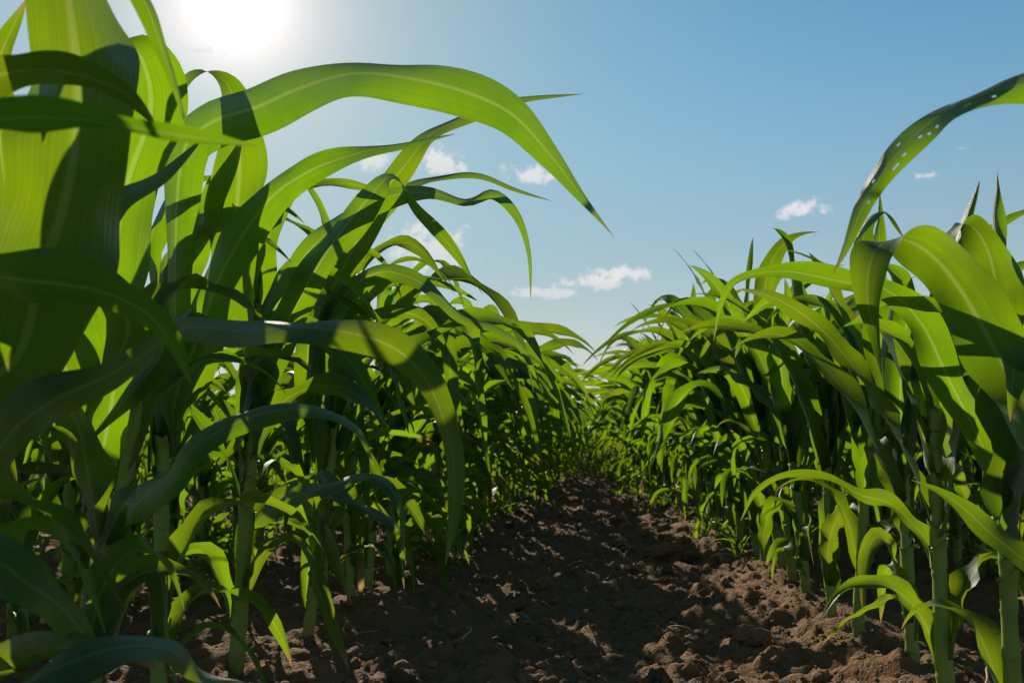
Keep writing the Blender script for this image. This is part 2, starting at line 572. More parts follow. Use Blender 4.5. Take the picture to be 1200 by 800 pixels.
def plant_arrays(seed, side, H=1.0, skip=(), fine=True, reach=0.0, bushy=0):
    """all the pieces of one plant: [(kind, verts, faces, uv)]; side -1 the field left of the path, +1 right of it"""
    rs = np.random.default_rng(seed)
    H = H * rs.uniform(0.93, 1.07)
    top = (0.62 if side < 0 else 0.60) * H
    lean = rs.normal(0, 0.05, 2) + np.array((0.02, 0))
    cv = rs.normal(0, 0.02, 2)

    def path(z):
        q = max(z, 0)
        return lean[0] * q + cv[0] * q * q, lean[1] * q + cv[1] * q * q
    nn = 13
    zs = np.concatenate([np.array([0.035, 0.075, 0.13, 0.20, 0.285]), np.linspace(0.37, 1.0, nn - 5) * top / H]) * H
    zs[5:] = np.linspace(0.32 * H, top, nn - 5)
    zs[:5] *= 0.95
    rad = 0.0146 * rs.uniform(0.88, 1.12)
    out = [('stalk',) + stalk_arrays(path, rad, list(zs), nseg=13 if fine else 7, nz=40 if fine else 8)]
    plane = math.pi / 2 + rs.normal(0, 0.75)
    n, nu = (26, 7) if fine else (11, 3)
    for i, z in enumerate(zs):
        if i in skip:
            continue
        if i < 3 and rs.random() < 0.12:
            continue
        az = plane + math.pi * i + rs.normal(0, 0.35)
        if i < 7:
            az += rs.normal(0, 0.9)
        k = i / (nn - 1)
        if side < 0:
            wind = np.array((rs.uniform(0.2, 1.6) if i < 7 else rs.uniform(0.7, 2.0), rs.uniform(-0.35, 0.4)))
        else:
            wind = np.array((rs.uniform(-0.5, 0.45), rs.uniform(-0.35, 0.35)))
        if i < 3:
            L, Wd, el, dr = rs.uniform(0.20, 0.36), rs.uniform(0.016, 0.028), R(rs.uniform(35, 65)), rs.uniform(1.1, 2.2)
        elif i < 6:
            L, Wd, el, dr = rs.uniform(0.40, 0.62), rs.uniform(0.034, 0.054), R(rs.uniform(40, 68)), rs.uniform(1.4, 3.0)
        elif i < 9:
            L, Wd, el, dr = rs.uniform(0.60, 0.86), rs.uniform(0.070, 0.096), R(rs.uniform(56, 78)), rs.uniform(1.2, 2.5)
        elif i < nn - 1:
            L, Wd, el, dr = rs.uniform(0.50, 0.70), rs.uniform(0.062, 0.084), R(rs.uniform(70, 84)), rs.uniform(0.8, 2.0)
            wind = wind * 0.9
        if 3 <= i < 8 and rs.random() < 0.22:
            dr *= 2.0
        if side > 0 and 6 <= i < nn - 1:
            el, dr = R(rs.uniform(70, 84)), dr * 0.66
        else:
            L, Wd, el, dr = rs.uniform(0.36, 0.48), rs.uniform(0.048, 0.064), R(82), rs.uniform(1.0, 3.0)
        if 6 <= i < nn - 1 and rs.random() < reach:               # long blade hanging out over the path
            az = (0.0 if side < 0 else math.pi) + rs.normal(0, 0.55)
            L, el, dr, Wd = rs.uniform(0.62, 0.90), R(rs.uniform(56, 78)), rs.uniform(1.3, 3.4), rs.uniform(0.074, 0.098)
            wind = np.array((-side * rs.uniform(0.2, 1.0), rs.uniform(-.3, .3)))
        x, y = path(z)
        d = np.array((math.cos(az), math.sin(az)))
        bx = (x + d[0] * rad * 0.6, y + d[1] * rad * 0.6, z)
        dead = i < 2 and rs.random() < 0.12
        if dead:
            dr, el, Wd = rs.uniform(2.5, 4.5), R(rs.uniform(20, 50)), Wd * .6
        blade = grown_leaf(rs, bx, az, el, L * H, Wd * (0.9 + 0.1 * H), wind, dr, n, nu)
        cut = len(blade[1])
        if fine and i >= 2:
            blade = join(blade, sheath(rs, path, zs[i - 1] + rs.uniform(0, .02), z + .012, az, rad, top))
        out.append((('leaf_dry' if dead else 'leaf_low') if i < 3 else 'leaf',) + blade + (cut,))
    for q in range(bushy):                                       # small blades of side shoots round the foot of the plant
        z = rs.uniform(0.03, 0.40) * H
        x, y = path(z)
        az = rs.uniform(0, 2 * math.pi)
        out.append(('leaf' if rs.random() < .6 else 'leaf_low',) + grown_leaf(rs, (x, y, z), az, R(rs.uniform(25, 70)), rs.uniform(.22, .46) * H, rs.uniform(.022, .046), (rs.uniform(-.6, .8), 0), rs.uniform(1.0, 3.0), max(9, n * 2 // 3), nu))
    return out


MATS = {'stalk': STALK, 'leaf': LEAF, 'leaf_low': LEAF_LOW, 'leaf_dry': DRY}


def plant_with_parts(seed, side, **kw):
    root = bpy.data.objects.new('corn_plant', None)
    root.empty_display_size = 0.05
    C.objects.link(root)
    for kind, v, f, uv, *cut in plant_arrays(seed, side, **kw):
        o = mesh_obj('stalk' if kind == 'stalk' else 'leaf', v, f, MATS[kind], root, uv)
        if cut and cut[0] < len(f):
            o.data.materials.append(STALK)
            o.data.polygons.foreach_set('material_index', (np.arange(len(f)) >= cut[0]).astype(np.int32))
    return root


def merged(pieces):
    V, Fc, U, M = [], [], [], []
    k = 0
    for kind, v, f, uv, *cut in pieces:
        V.append(v)
        Fc.append(f + k)
        U.append(uv)
        mi = np.full(len(f), ('stalk', 'leaf', 'leaf_low', 'leaf_dry').index(kind), np.int32)
        if cut:
            mi[cut[0]:] = 0
        M.append(mi)
        k += len(v)
    return np.concatenate(V), np.concatenate(Fc), np.concatenate(U), np.concatenate(M)


def merged_obj(name, v, f, uv, mi):
    o = mesh_obj(name, v, f, STALK, None, uv)
    o.data.materials.append(LEAF)
    o.data.materials.append(LEAF_LOW)
    o.data.materials.append(DRY)
    o.data.polygons.foreach_set('material_index', mi)
    return o


def copy_plant(src, loc, rz, sc):
    r = src.copy()
    C.objects.link(r)
    r.location, r.rotation_euler, r.scale = loc, (0, 0, rz), (sc, sc, sc)
    for ch in src.children:
        c = ch.copy()
        C.objects.link(c)
        c.parent = r
    return r


# ------------------------------------------------------------------ blades that the photograph shows one by one
def catmull(P, n):
    P = np.asarray(P, float)
    Q = np.vstack([2 * P[0] - P[1], P, 2 * P[-1] - P[-2]])
    seg = len(P) - 1
    ln = np.concatenate([[0], np.cumsum(np.linalg.norm(np.diff(P[:, :3], axis=0), axis=1))])
    out = []
    for q in np.linspace(0, ln[-1], n):
        i = min(np.searchsorted(ln, q, side='right') - 1, seg - 1)
        t = (q - ln[i]) / max(ln[i + 1] - ln[i], 1e-9)
        a, b, c, d = Q[i], Q[i + 1], Q[i + 2], Q[i + 3]
        out.append(0.5 * (2 * b + (c - a) * t + (2 * a - 5 * b + 4 * c - d) * t * t + (3 * b - a - 3 * c + d) * t ** 3))
    return np.array(out)


def shown_leaf(root, pts, W, start=None, fold=0.45, wave=0.17, freq=4.3, base=0.55, n=76, prof=None, holes=None, name='leaf', mat=None, seed=0, nu=11, jit=13):
    """pts: (x, y, depth, roll in degrees) along the blade, from stalk to tip; W: blade width in metres; start: foot of the blade on the stalk (world)"""
    P = []
    if start is not None:
        P.append((*start, pts[0][3]))
    for (x, y, d, roll) in pts:
        P.append((*at(x, y, d), roll))
    q = catmull(P, n)
    p, roll = q[:, :3], np.radians(q[:, 3])
    sq = np.linspace(0, 1, n)
    roll = roll + np.radians(jit) * np.sin(2 * np.pi * 2.3 * sq + pts[1][1] * .13) * np.clip(sq * 4, 0, 1)
    t = unit(np.gradient(p, axis=0))
    vw = unit(p - CAMP)
    wv = unit(np.cross(t, vw))
    nr = np.cross(wv, t)
    wv = wv * np.cos(roll)[:, None] + nr * np.sin(roll)[:, None]
    s = np.linspace(0, 1, n)
    wid = width_profile(s, W, base) if prof is None else np.maximum(W * np.interp(s, [a for a, _ in prof], [b for _, b in prof]), 0.0008)
    v, f, uv = ribbon(p, wid, wv, fold=fold, wave=wave, phase=seed * 1.7 + pts[0][0] * .1, freq=freq, nu=nu, holes=holes)
    return mesh_obj(name, v - np.array(root.location), f, mat or LEAF, root, uv)


def row_y(x_px, X):
    """distance along the row X at which a plant stands at photo column x_px"""
    return X / math.tan(math.atan((x_px - 600) / F) - YAW)


ORD = ('first second third fourth fifth sixth seventh eighth ninth tenth eleventh twelfth thirteenth fourteenth fifteenth sixteenth').split()
LEFT = [0.62, 0.88, row_y(105, -ROWS), row_y(215, -ROWS), row_y(300, -ROWS), row_y(357, -ROWS)]
RIGHT_ROW = [0.85, 1.14, row_y(1172, ROWS), row_y(1100, ROWS), row_y(1048, ROWS), row_y(1003, ROWS), row_y(970, ROWS), row_y(935, ROWS)]
lrow, rrow = list(LEFT), list(RIGHT_ROW)
while lrow[-1] < 15:
    lrow.append(lrow[-1] + random.uniform(0.17, 0.28))
while rrow[-1] < 15:
    rrow.append(rrow[-1] + random.uniform(0.16, 0.27))

PLANTS = []                                                # every plant standing on its own: (root, x, y)


def stand(root, x, y, rz=0.0, sc=1.0):
    root.location = (x, y, float(ground_z(x, y)) - 0.01)
    root.rotation_euler = (0, 0, rz)
    root.scale = (sc, sc, sc)
    PLANTS.append((root, x, y))
    return root


UNIQUE = 9                                                 # plants of each front row that are grown one by one
left_plants, right_plants = [], []
SKIP_L = {0: range(3, 13), 1: range(5, 13), 2: (4, 6, 7, 9, 10, 11), 3: (3, 4, 8, 10), 4: (3, 9), 5: (3,)}
SKIP_R = {0: range(3, 13), 1: range(3, 13), 2: (2, 3, 4, 6, 8, 9, 10, 11), 3: (2, 3, 4, 7, 9, 11), 4: (2, 3, 5), 5: (3, 4), 6: (3, 5), 7: (4,)}
for i, y in enumerate(lrow[:UNIQUE]):
    x = -ROWS + random.uniform(-0.025, 0.025)
    r = plant_with_parts(100 + i, -1, H=1.0 if i < 3 else 1.08 + 0.02 * i, skip=SKIP_L.get(i, ()), reach=0.3 if i > 4 else 0, bushy=3 if i > 4 else 1 if i > 2 else 0)
    left_plants.append(stand(r, x, y))
for i, y in enumerate(rrow[:UNIQUE]):
    x = ROWS + random.uniform(-0.025, 0.025)
    r = plant_with_parts(200 + i, 1, H=0.92 if i < 5 else 0.96, skip=SKIP_R.get(i, ()), bushy=2 if i > 6 else 0)
    right_plants.append(stand(r, x, y))


def foot(root, z):
    l = root.location
    return (l.x + 0.015 * z, l.y, l.z + z)


def shown_leaves():
    L0, A, B, D0, D, E = left_plants[:6]
    # --- plant just outside the left edge of the photograph
    shown_leaf(A, [(-60, 480, .86, 0), (20, 420, .86, 0), (48, 320, .86, 5), (80, 220, .86, 8), (92, 120, .86, 5), (84, 30, .87, -5), (72, -60, .9, -20), (60, -110, .95, -30)], .112, foot(A, .42), fold=.25, prof=[(0, .4), (.25, .75), (.45, 1.1), (.62, 1.0), (.8, .8), (.92, .45), (1, 0)])
    shown_leaf(A, [(-90, 140, .80, -60), (-20, 95, .78, -40), (40, 82, .78, -30), (100, 90, .78, -25), (150, 112, .80, -20), (185, 150, .84, -10)], .056, foot(A, .78), fold=.3)
    shown_leaf(A, [(-120, 360, .8, 30), (-40, 325, .78, -20), (40, 330, .78, -40), (110, 340, .80, -42), (165, 362, .82, -38), (200, 400, .84, -25), (224, 450, .86, -10)], .056, foot(A, .55), fold=.4, prof=[(0, .5), (.3, .9), (.6, 1), (.8, .8), (1, 0)])
    shown_leaf(A, [(-110, 620, .82, 20), (-30, 560, .80, -10), (20, 500, .82, -20), (70, 465, .86, -25), (130, 438, .9, -30), (185, 402, .95, -20), (225, 360, 1.0, 10)], .058, foot(A, .30), fold=.3)
    shown_leaf(A, [(-70, 655, .84, 0), (-10, 655, .82, 10), (35, 685, .82, 15), (70, 710, .84, 20), (98, 745, .86, 20), (112, 785, .88, 30)], .058, foot(A, .33), fold=.2, wave=.1)
    # --- nearest plant, outside the frame
    shown_leaf(L0, [(-260, 190, .60, -50), (-60, 148, .58, -48), (50, 138, .58, -45), (140, 147, .60, -48), (220, 160, .62, -52), (306, 172, .66, -58)], .040, foot(L0, .70), fold=.3, prof=[(0, .6), (.3, 1), (.6, .9), (.85, .55), (1, 0)])
    shown_leaf(L0, [(-120, -60, .70, 30), (20, -110, .74, 30), (110, -80, .78, 30), (165, -5, .82, 30), (188, 52, .84, 30), (206, 105, .86, 45), (222, 160, .88, 60)], .030, foot(L0, .85), fold=.5)
    shown_leaf(L0, [(-140, 880, .75, 30), (-20, 830, .75, 50), (60, 785, .78, 50), (140, 758, .82, 50), (200, 762, .86, 45), (236, 790, .9, 40), (290, 800, .95, 30)], .052, foot(L0, .18), fold=.3)
    # --- first plant in the photograph
    shown_leaf(B, [(122, 520, 1.22, 0), (136, 420, 1.22, 0), (132, 320, 1.22, -5), (148, 220, 1.2, -8), (176, 130, 1.18, 0), (164, 66, 1.16, 40), (136, 52, 1.13, 95), (110, 78, 1.10, 140), (100, 130, 1.09, 160)], .096, foot(B, .40), fold=.25, prof=[(0, .45), (.25, .8), (.5, 1), (.7, .95), (.85, .7), (1, 0)])
    shown_leaf(B, [(140, 600, 1.18, 20), (160, 590, 1.16, 30), (198, 560, 1.14, 30), (224, 525, 1.14, 40), (280, 494, 1.16, 45), (332, 480, 1.18, 50), (382, 484, 1.2, 45), (420, 505, 1.22, 35), (438, 545, 1.24, 30)], .050, foot(B, .28), fold=.4, wave=.08)
    shown_leaf(B, [(150, 380, 1.1, 20), (70, 310, 1.04, 30), (20, 312, 1.0, 50), (62, 298, 1.0, 20), (112, 262, 1.02, 15), (142, 232, 1.04, 20), (190, 205, 1.08, 40), (240, 160, 1.12, 50)], .062, foot(B, .56), fold=.3, wave=.08)
    shown_leaf(B, [(80, 440, 1.15, 10), (30, 330, 1.1, 10), (5, 200, 1.08, 10), (-5, 90, 1.06, 0), (30, 0, 1.04, -15)], .08, foot(B, .50), fold=.3)
    shown_leaf(B, [(180, 430, 1.2, 15), (205, 385, 1.16, 40), (280, 388, 1.12, 50), (335, 384, 1.1, 50), (400, 388, 1.1, 20), (462, 408, 1.1, -20), (502, 450, 1.1, -35), (528, 520, 1.1, -30), (532, 590, 1.12, -40), (522, 662, 1.14, -50)], .048, foot(B, .50), fold=.35, wave=.05, prof=[(0, .5), (.2, .8), (.45, 1), (.7, .95), (.88, .6), (1, 0)])
    # --- second plant
    shown_leaf(D0, [(205, 330, 1.42, 40), (212, 190, 1.36, 45), (240, 148, 1.34, 40), (300, 126, 1.32, 38), (355, 102, 1.3, 38), (415, 86, 1.28, 42), (480, 92, 1.26, 42), (545, 108, 1.25, 42), (600, 134, 1.24, 40), (645, 182, 1.24, 42), (680, 228, 1.24, 45), (720, 278, 1.25, 50)], .092, foot(D0, .58), fold=.3, wave=.05, prof=[(0, .5), (.2, .7), (.4, .95), (.6, 1), (.75, .85), (.86, .5), (.95, .2), (1, 0)])
    shown_leaf(D0, [(240, 420, 1.5, 5), (268, 320, 1.5, 0), (280, 210, 1.48, 0), (277, 135, 1.46, 15), (266, 98, 1.44, 60), (240, 84, 1.42, 105), (216, 98, 1.41, 140), (204, 140, 1.41, 160)], .092, foot(D0, .50), fold=.25, prof=[(0, .4), (.25, .7), (.5, 1), (.7, .85), (.85, .45), (1, 0)])
    shown_leaf(D0, [(205, 470, 1.45, 0), (230, 400, 1.44, 5), (260, 320, 1.42, 10), (310, 240, 1.4, 20), (360, 202, 1.38, 30), (425, 178, 1.36, 38), (480, 168, 1.36, 50), (534, 157, 1.36, 60)], .068, foot(D0, .45), fold=.3)
    shown_leaf(D0, [(198, 470, 1.5, 0), (206, 380, 1.5, 0), (226, 290, 1.5, 10), (262, 205, 1.52, 10), (285, 150, 1.54, 20)], .066, foot(D0, .52), fold=.3)
    # --- third and fourth
    shown_leaf(D, [(300, 470, 1.78, 0), (330, 390, 1.78, 0), (380, 300, 1.78, 15), (432, 232, 1.8, 30), (462, 208, 1.8, 80), (496, 250, 1.78, 135), (536, 300, 1.76, 150), (566, 345, 1.75, 35)], .074, foot(D, .42), fold=.3)
    shown_leaf(D, [(308, 400, 1.8, 0), (350, 310, 1.8, 10), (400, 260, 1.82, 30), (450, 232, 1.84, 45), (500, 226, 1.84, 50), (545, 236, 1.84, 50), (578, 226, 1.84, 40), (606, 252, 1.84, 30), (620, 296, 1.84, 40), (622, 352, 1.84, 50)], .052, foot(D, .50), fold=.3)
    shown_leaf(D, [(315, 600, 1.76, 20), (350, 580, 1.72, 40), (392, 566, 1.7, 50), (440, 560, 1.68, 45), (468, 590, 1.66, 35), (474, 650, 1.66, 30)], .042, foot(D, .28), fold=.35)
    shown_leaf(D, [(300, 430, 1.84, 0), (300, 330, 1.84, 0), (330, 240, 1.84, 15), (370, 200, 1.84, 10)], .08, foot(D, .48), fold=.3)
    shown_leaf(E, [(362, 400, 2.05, 0), (400, 320, 2.05, 5), (440, 240, 2.05, 10), (478, 190, 2.05, 20), (505, 158, 2.05, 35), (550, 135, 2.05, 45), (605, 118, 2.05, 60), (684, 110, 2.05, 65)], .074, foot(E, .45), fold=.3)
    shown_leaf(E, [(372, 360, 2.1, 10), (430, 270, 2.1, 20), (480, 220, 2.1, 40), (526, 205, 2.1, 50), (562, 206, 2.1, 50), (602, 222, 2.1, 50), (648, 236, 2.1, 60)], .046, foot(E, .55), fold=.3)
    shown_leaf(E, [(375, 560, 2.05, 20), (400, 580, 2.0, 30), (434, 600, 1.96, 40), (466, 622, 1.94, 35), (474, 690, 1.94, 30)], .042, foot(E, .30), fold=.35)
    shown_leaf(E, [(370, 440, 2.05, 0), (395, 360, 2.05, 0), (440, 320, 2.05, 20), (490, 330, 2.0, 40), (540, 370, 1.98, 35), (580, 385, 1.96, 35), (612, 410, 1.94, 25), (635, 460, 1.94, 30)], .052, foot(E, .40), fold=.35)
    # --- right of the path
    R0, R1, R2, R3, R4, R5 = right_plants[:6]
    hol = [(88, 11), (96, 3), (97, 3), (103, 12), (108, 10), (112, 4), (117, 12), (118, 12), (123, 5), (128, 10), (106, 12), (114, 11)]
    shown_leaf(R0, [(1420, 260, .92, -20), (1300, 110, .94, -40), (1200, 100, .96, -50), (1130, 120, .98, -48), (1085, 148, 1.0, -44), (1045, 188, 1.0, -40), (1014, 238, 1.02, -28), (992, 288, 1.02, -20), (976, 322, 1.03, -20)], .046, foot(R0, .74), fold=.3, holes=hol, n=150, nu=17, jit=3, prof=[(0, .6), (.3, 1), (.5, .95), (.7, .85), (.88, .5), (1, 0)])
    shown_leaf(R1, [(1230, 520, 1.16, 0), (1192, 455, 1.2, 5), (1158, 395, 1.22, 5), (1122, 335, 1.23, 10), (1088, 296, 1.24, 25), (1052, 280, 1.24, 70), (1024, 296, 1.23, 125), (1016, 345, 1.22, 150), (1026, 395, 1.22, 140), (1036, 450, 1.22, 130)], .088, foot(R1, .36), fold=.3, prof=[(0, .5), (.2, .85), (.4, 1), (.6, .9), (.75, .7), (1, 0)])
    shown_leaf(R1, [(1330, 700, 1.05, 20), (1240, 680, 1.05, 30), (1200, 655, 1.08, 30), (1158, 622, 1.12, 30), (1128, 594, 1.14, 30), (1098, 574, 1.15, 35), (1068, 562, 1.16, 50)], .044, foot(R1, .30), fold=.25, wave=.1)
    shown_leaf(R2, [(1178, 420, 1.5, 0), (1168, 340, 1.5, -5), (1156, 290, 1.5, 10), (1134, 262, 1.48, 75), (1114, 276, 1.46, 130), (1106, 320, 1.46, 150)], .085, foot(R2, .52), fold=.25)
    shown_leaf(R2, [(1176, 460, 1.5, 10), (1184, 380, 1.52, 20), (1170, 290, 1.52, 35), (1168, 200, 1.54, 40)], .05, foot(R2, .55), fold=.6)
    shown_leaf(R2, [(1150, 520, 1.46, 0), (1110, 440, 1.44, 0), (1080, 380, 1.42, 10), (1040, 340, 1.4, 25), (985, 330, 1.4, 40), (920, 318, 1.42, 50), (868, 326, 1.44, 45), (848, 350, 1.46, 40), (836, 400, 1.48, 50)], .056, foot(R2, .42), fold=.3)
    shown_leaf(R3, [(1098, 520, 1.74, 0), (1110, 400, 1.74, 5), (1120, 300, 1.76, 20), (1148, 212, 1.8, 35)], .07, foot(R3, .45), fold=.5)
    shown_leaf(R3, [(1090, 640, 1.70, 20), (1068, 612, 1.66, 30), (1044, 590, 1.64, 40), (1010, 580, 1.62, 45), (970, 561, 1.62, 50), (925, 556, 1.64, 45), (886, 576, 1.66, 40), (868, 610, 1.68, 40)], .036, foot(R3, .24), fold=.3)
    shown_leaf(R4, [(1042, 450, 2.0, 0), (1022, 340, 2.0, 10), (1012, 272, 2.0, 35), (1036, 248, 2.0, 90), (1060, 280, 2.0, 140)], .07, foot(R4, .5), fold=.3)
    shown_leaf(R4, [(1046, 700, 1.98, 40), (1020, 712, 1.92, 50), (990, 728, 1.88, 50), (962, 756, 1.86, 50)], .022, foot(R4, .12), fold=.3, mat=LEAF_LOW)


shown_leaves()

# ------------------------------------------------------------------ the rest of the rows: copies of a few grown plants
protoL = [plant_with_parts(300 + k, -1, H=1.0, reach=0.42, bushy=6) for k in range(9)]
protoR = [plant_with_parts(400 + k, 1, H=1.0, reach=0.08, bushy=5) for k in range(9)]
used = set()


def next_plant(side, x, y, H):
    pool = protoL if side < 0 else protoR
    k = random.randrange(len(pool))
    src = pool[k]
    rz = random.uniform(-0.5, 0.5)
    z = float(ground_z(x, y)) - 0.01
    if src.name not in used:
        used.add(src.name)
        return stand(src, x, y, rz, H)
    o = copy_plant(src, (x, y, z), rz, H)
    PLANTS.append((o, x, y))
    return o


# plants too far off to show their parts
flatL = [merged(plant_arrays(500 + k, -1, reach=0.25, bushy=9)) for k in range(6)]
flatR = [merged(plant_arrays(600 + k, 1, reach=0.10, bushy=9)) for k in range(6)]
flat_obj = {}


def far_plant(side, x, y, H):
    k = random.randrange(6)
    key = (side, k)
    if key not in flat_obj:
        flat_obj[key] = merged_obj('corn_plant', *(flatL if side < 0 else flatR)[k])
        o = flat_obj[key]
    else:
        o = flat_obj[key].copy()
        C.objects.link(o)
    return stand(o, x, y, random.uniform(-0.6, 0.6), H)


def row_x(y):
    """the two rows close in on each other towards the far end"""
    return ROWS - 0.044 * max(0.0, y - 3.8)


def rise_left(y):
    return float(np.interp(y, (2, 3.5, 6, 9, 16), (1.02, 1.20, 1.26, 1.08, 0.84)))


def rise_right(y):
    return float(np.interp(y, (2, 3, 4.5, 7, 10, 15), (1.0, 1.10, 1.20, 1.20, 1.04, 0.84)))


NEAR = 7.5
for i, y in enumerate(lrow):
    if i < UNIQUE:
        continue
    f = next_plant if y < NEAR else far_plant
    left_plants.append(f(-1, -row_x(y) + random.uniform(-0.04, 0.04), y, random.uniform(0.93, 1.08) * rise_left(y)))
for i, y in enumerate(rrow):
    if i < UNIQUE:
        continue
    f = next_plant if y < NEAR else far_plant
    right_plants.append(f(1, row_x(y) + random.uniform(-0.04, 0.04), y, random.uniform(0.92, 1.08) * rise_right(y)))
behind = []                                                # second, third ... row, (side, row, root)
crop_spots = []
for side in (-1, 1):
    for k in range(1, 17):
        X = side * (ROWS + 0.70 * k)
        y = max(0.5, abs(X) / math.tan(R(38 if side < 0 else 29)) - 0.5) + random.uniform(0, 0.2)
        lim = {1: 7.0, 2: 5.8, 3: 5.2}.get(k, 0)
        while y < 21:
            H = random.uniform(0.90, 1.12)
            x = X + random.uniform(-0.03, 0.03)
            if y < lim:
                behind.append((side, k, next_plant(side, x, y, H)))
            else:
                crop_spots.append((side, x, y, H))
            y += random.uniform(0.22, 0.34)
# headland: the path ends at plants standing across it
headland = []
for j in range(4):
    y = 15.2 + 0.6 * j
    x = -1.1 + random.uniform(0, 0.2)
    while x < 1.3:
        headland.append(far_plant(1, x, y + random.uniform(-.1, .1), random.uniform(0.80, 0.95)))
        x += random.uniform(0.24, 0.36)
for j in range(11):
    for x in np.arange(-4, 4, 0.3):
        crop_spots.append((1, x + random.uniform(-.1, .1), 17.8 + 0.6 * j, random.uniform(.85, 1.0)))


def build_crop():
    lo = {-1: [merged(plant_arrays(700 + k, -1, fine=False)) for k in range(7)], 1: [merged(plant_arrays(800 + k, 1, fine=False)) for k in range(7)]}
    V, Fc, U, M = [], [], [], []
    n = 0
    for side, x, y, H in crop_spots:
        v, f, u, m = lo[side][random.randrange(7)]
        a = random.uniform(-.6, .6)
        c, s = math.cos(a) * H, math.sin(a) * H
        w = np.stack([v[:, 0] * c - v[:, 1] * s + x, v[:, 0] * s + v[:, 1] * c + y, v[:, 2] * H + float(ground_z(x, y)) - .01], 1)
        V.append(w)
        Fc.append(f + n)
        U.append(u)
        M.append(m)
        n += len(v)
    o = merged_obj('corn_crop', np.concatenate(V), np.concatenate(Fc), np.concatenate(U), np.concatenate(M))
    tag(o, 'dense mass of green corn filling the field behind the rows one can count', 'corn crop', None, 'stuff')
    print('crop plants', len(crop_spots), 'single plants', len(PLANTS))


build_crop()


# ------------------------------------------------------------------ names of the plants
LL = [
    'corn plant mostly out of view at left, its thin blurred leaf crossing below the sun',
    'corn plant at left edge with huge broad upright leaf and dark blades reaching sideways',
    'corn plant with thick stalk at lower left, nearest stalk shown left of the path',
    'corn plant carrying the longest leaf, the bright arch that droops its tip against the sky',
    'corn plant with straight bare stalk, third stalk shown left of the path',
    'corn plant with thin pointed leaf tip in the sky beneath the big arching leaf',
]
RL = [
    'corn plant out of view at right, its leaf with insect holes hanging in the sky',
    'corn plant at right edge with wide folded leaf and wavy low leaf',
    'corn plant with the thickest bare stalk at lower right, its tip spiking into the sky',
    'corn plant with long low leaf sticking out to the left over the soil path',
    'corn plant with small arched top leaf, third bare stalk from the right edge',
]
for i, r in enumerate(left_plants):
    if i < len(LL):
        lab = LL[i]
    elif i < 14:
        lab = 'tall corn plant, %s stalk shown in the shaded row left of the path' % ORD[i - 2]
    elif i < 26:
        lab = 'corn plant in the middle stretch of the shaded row left of the path'
    else:
        lab = 'small distant corn plant near the far end of the left row'
    tag(r, lab, 'corn plant', 'corn row along the left edge of the path')
for i, r in enumerate(right_plants):
    if i < len(RL):
        lab = RL[i]
    elif i < 15:
        lab = 'corn plant, %s bare stalk from the right edge in the sunlit row' % ORD[i - 2]
    elif i < 27:
        lab = 'corn plant in the middle stretch of the sunlit row right of the path'
    else:
        lab = 'small distant corn plant near the far end of the right row'
    tag(r, lab, 'corn plant', 'corn row along the right edge of the path')
for side, k, r in behind:
    sd = 'left' if side < 0 else 'right'
    tag(r, 'corn plant in the %s row back from the path, %s side, half hidden' % (ORD[k], sd), 'corn plant', '%s row of corn back from the path, %s side' % (ORD[k], sd))
for r in headland:
    tag(r, 'small bright green corn plant closing off the far end of the soil path', 'corn plant', 'corn across the far end of the path')


# ------------------------------------------------------------------ clods, straw, seedlings
def clod_arrays(seed, sub=3):
    import bmesh
    bm = bmesh.new()
    bmesh.ops.create_icosphere(bm, subdivisions=sub, radius=1)
    v = np.array([q.co for q in bm.verts])
    f = np.array([[w.index for w in q.verts] for q in bm.faces])
    bm.free()
    r = np.random.default_rng(seed)
    k = np.ones(len(v))
    for fr, am in ((1.3, .38), (2.9, .26), (6.5, .15), (13, .07)):
        o = r.uniform(0, 50, 3)
        p = v * fr + o
        k += am * ((vnoise(p[:, 0], p[:, 1] + p[:, 2] * .7, seed) + vnoise(p[:, 1] + 7, p[:, 2] - p[:, 0] * .6, seed + 3)) - 1)
    return v * k[:, None] * np.array((1, r.uniform(.7, 1), r.uniform(.55, .8))), f


big = [(780, 655, .085), (880, 760, .05), (640, 690, .045)]
CL = [clod_arrays(k) for k in range(8)]


def ground_at(px, py):
    d = view_dir(px, py)
    t = CAM_H / -d[2]
    for _ in range(6):
        p = CAMP + d * t
        t -= (p[2] - float(ground_z(p[0], p[1]))) / d[2]
    p = CAMP + d * t
    return p[0], p[1], float(ground_z(p[0], p[1]))


lab = ['biggest soil clod, a dark lump on the right side of the path', 'soil clod lying near the bottom of the picture right of the path middle', 'soil clod lying in the middle of the path']
for i, (px, py, r) in enumerate(big):
    x, y, z = ground_at(px, py)
    v, f = clod_arrays(40 + i, 5)
    o = mesh_obj('soil_clod', v * r, f, CLOD)
    o.location = (x, y, z + r * .25)
    tag(o, lab[i], 'soil clod', 'soil clods on the path')
cm = [mesh_obj('soil_clod', clod_arrays(60 + k, 4)[0], clod_arrays(60 + k, 4)[1], CLOD) for k in range(5)]
fresh = list(cm)
for k in range(46):
    y = 1.2 + 6.5 * random.random() ** 1.6
    x = random.gauss(0.05, 0.32)
    o = fresh.pop() if fresh else cm[k % 5].copy()
    if o.name not in C.objects:
        C.objects.link(o)
    r = random.uniform(0.014, 0.034)
    o.scale = (r, r, r)
    o.location = (x, y, float(ground_z(x, y)) + r * .2)
    o.rotation_euler = (random.uniform(-.4, .4), random.uniform(-.4, .4), random.uniform(0, 6.28))
    tag(o, 'small rough lump of dry brown soil lying loose on the path', 'soil clod', 'small soil clods scattered on the path')


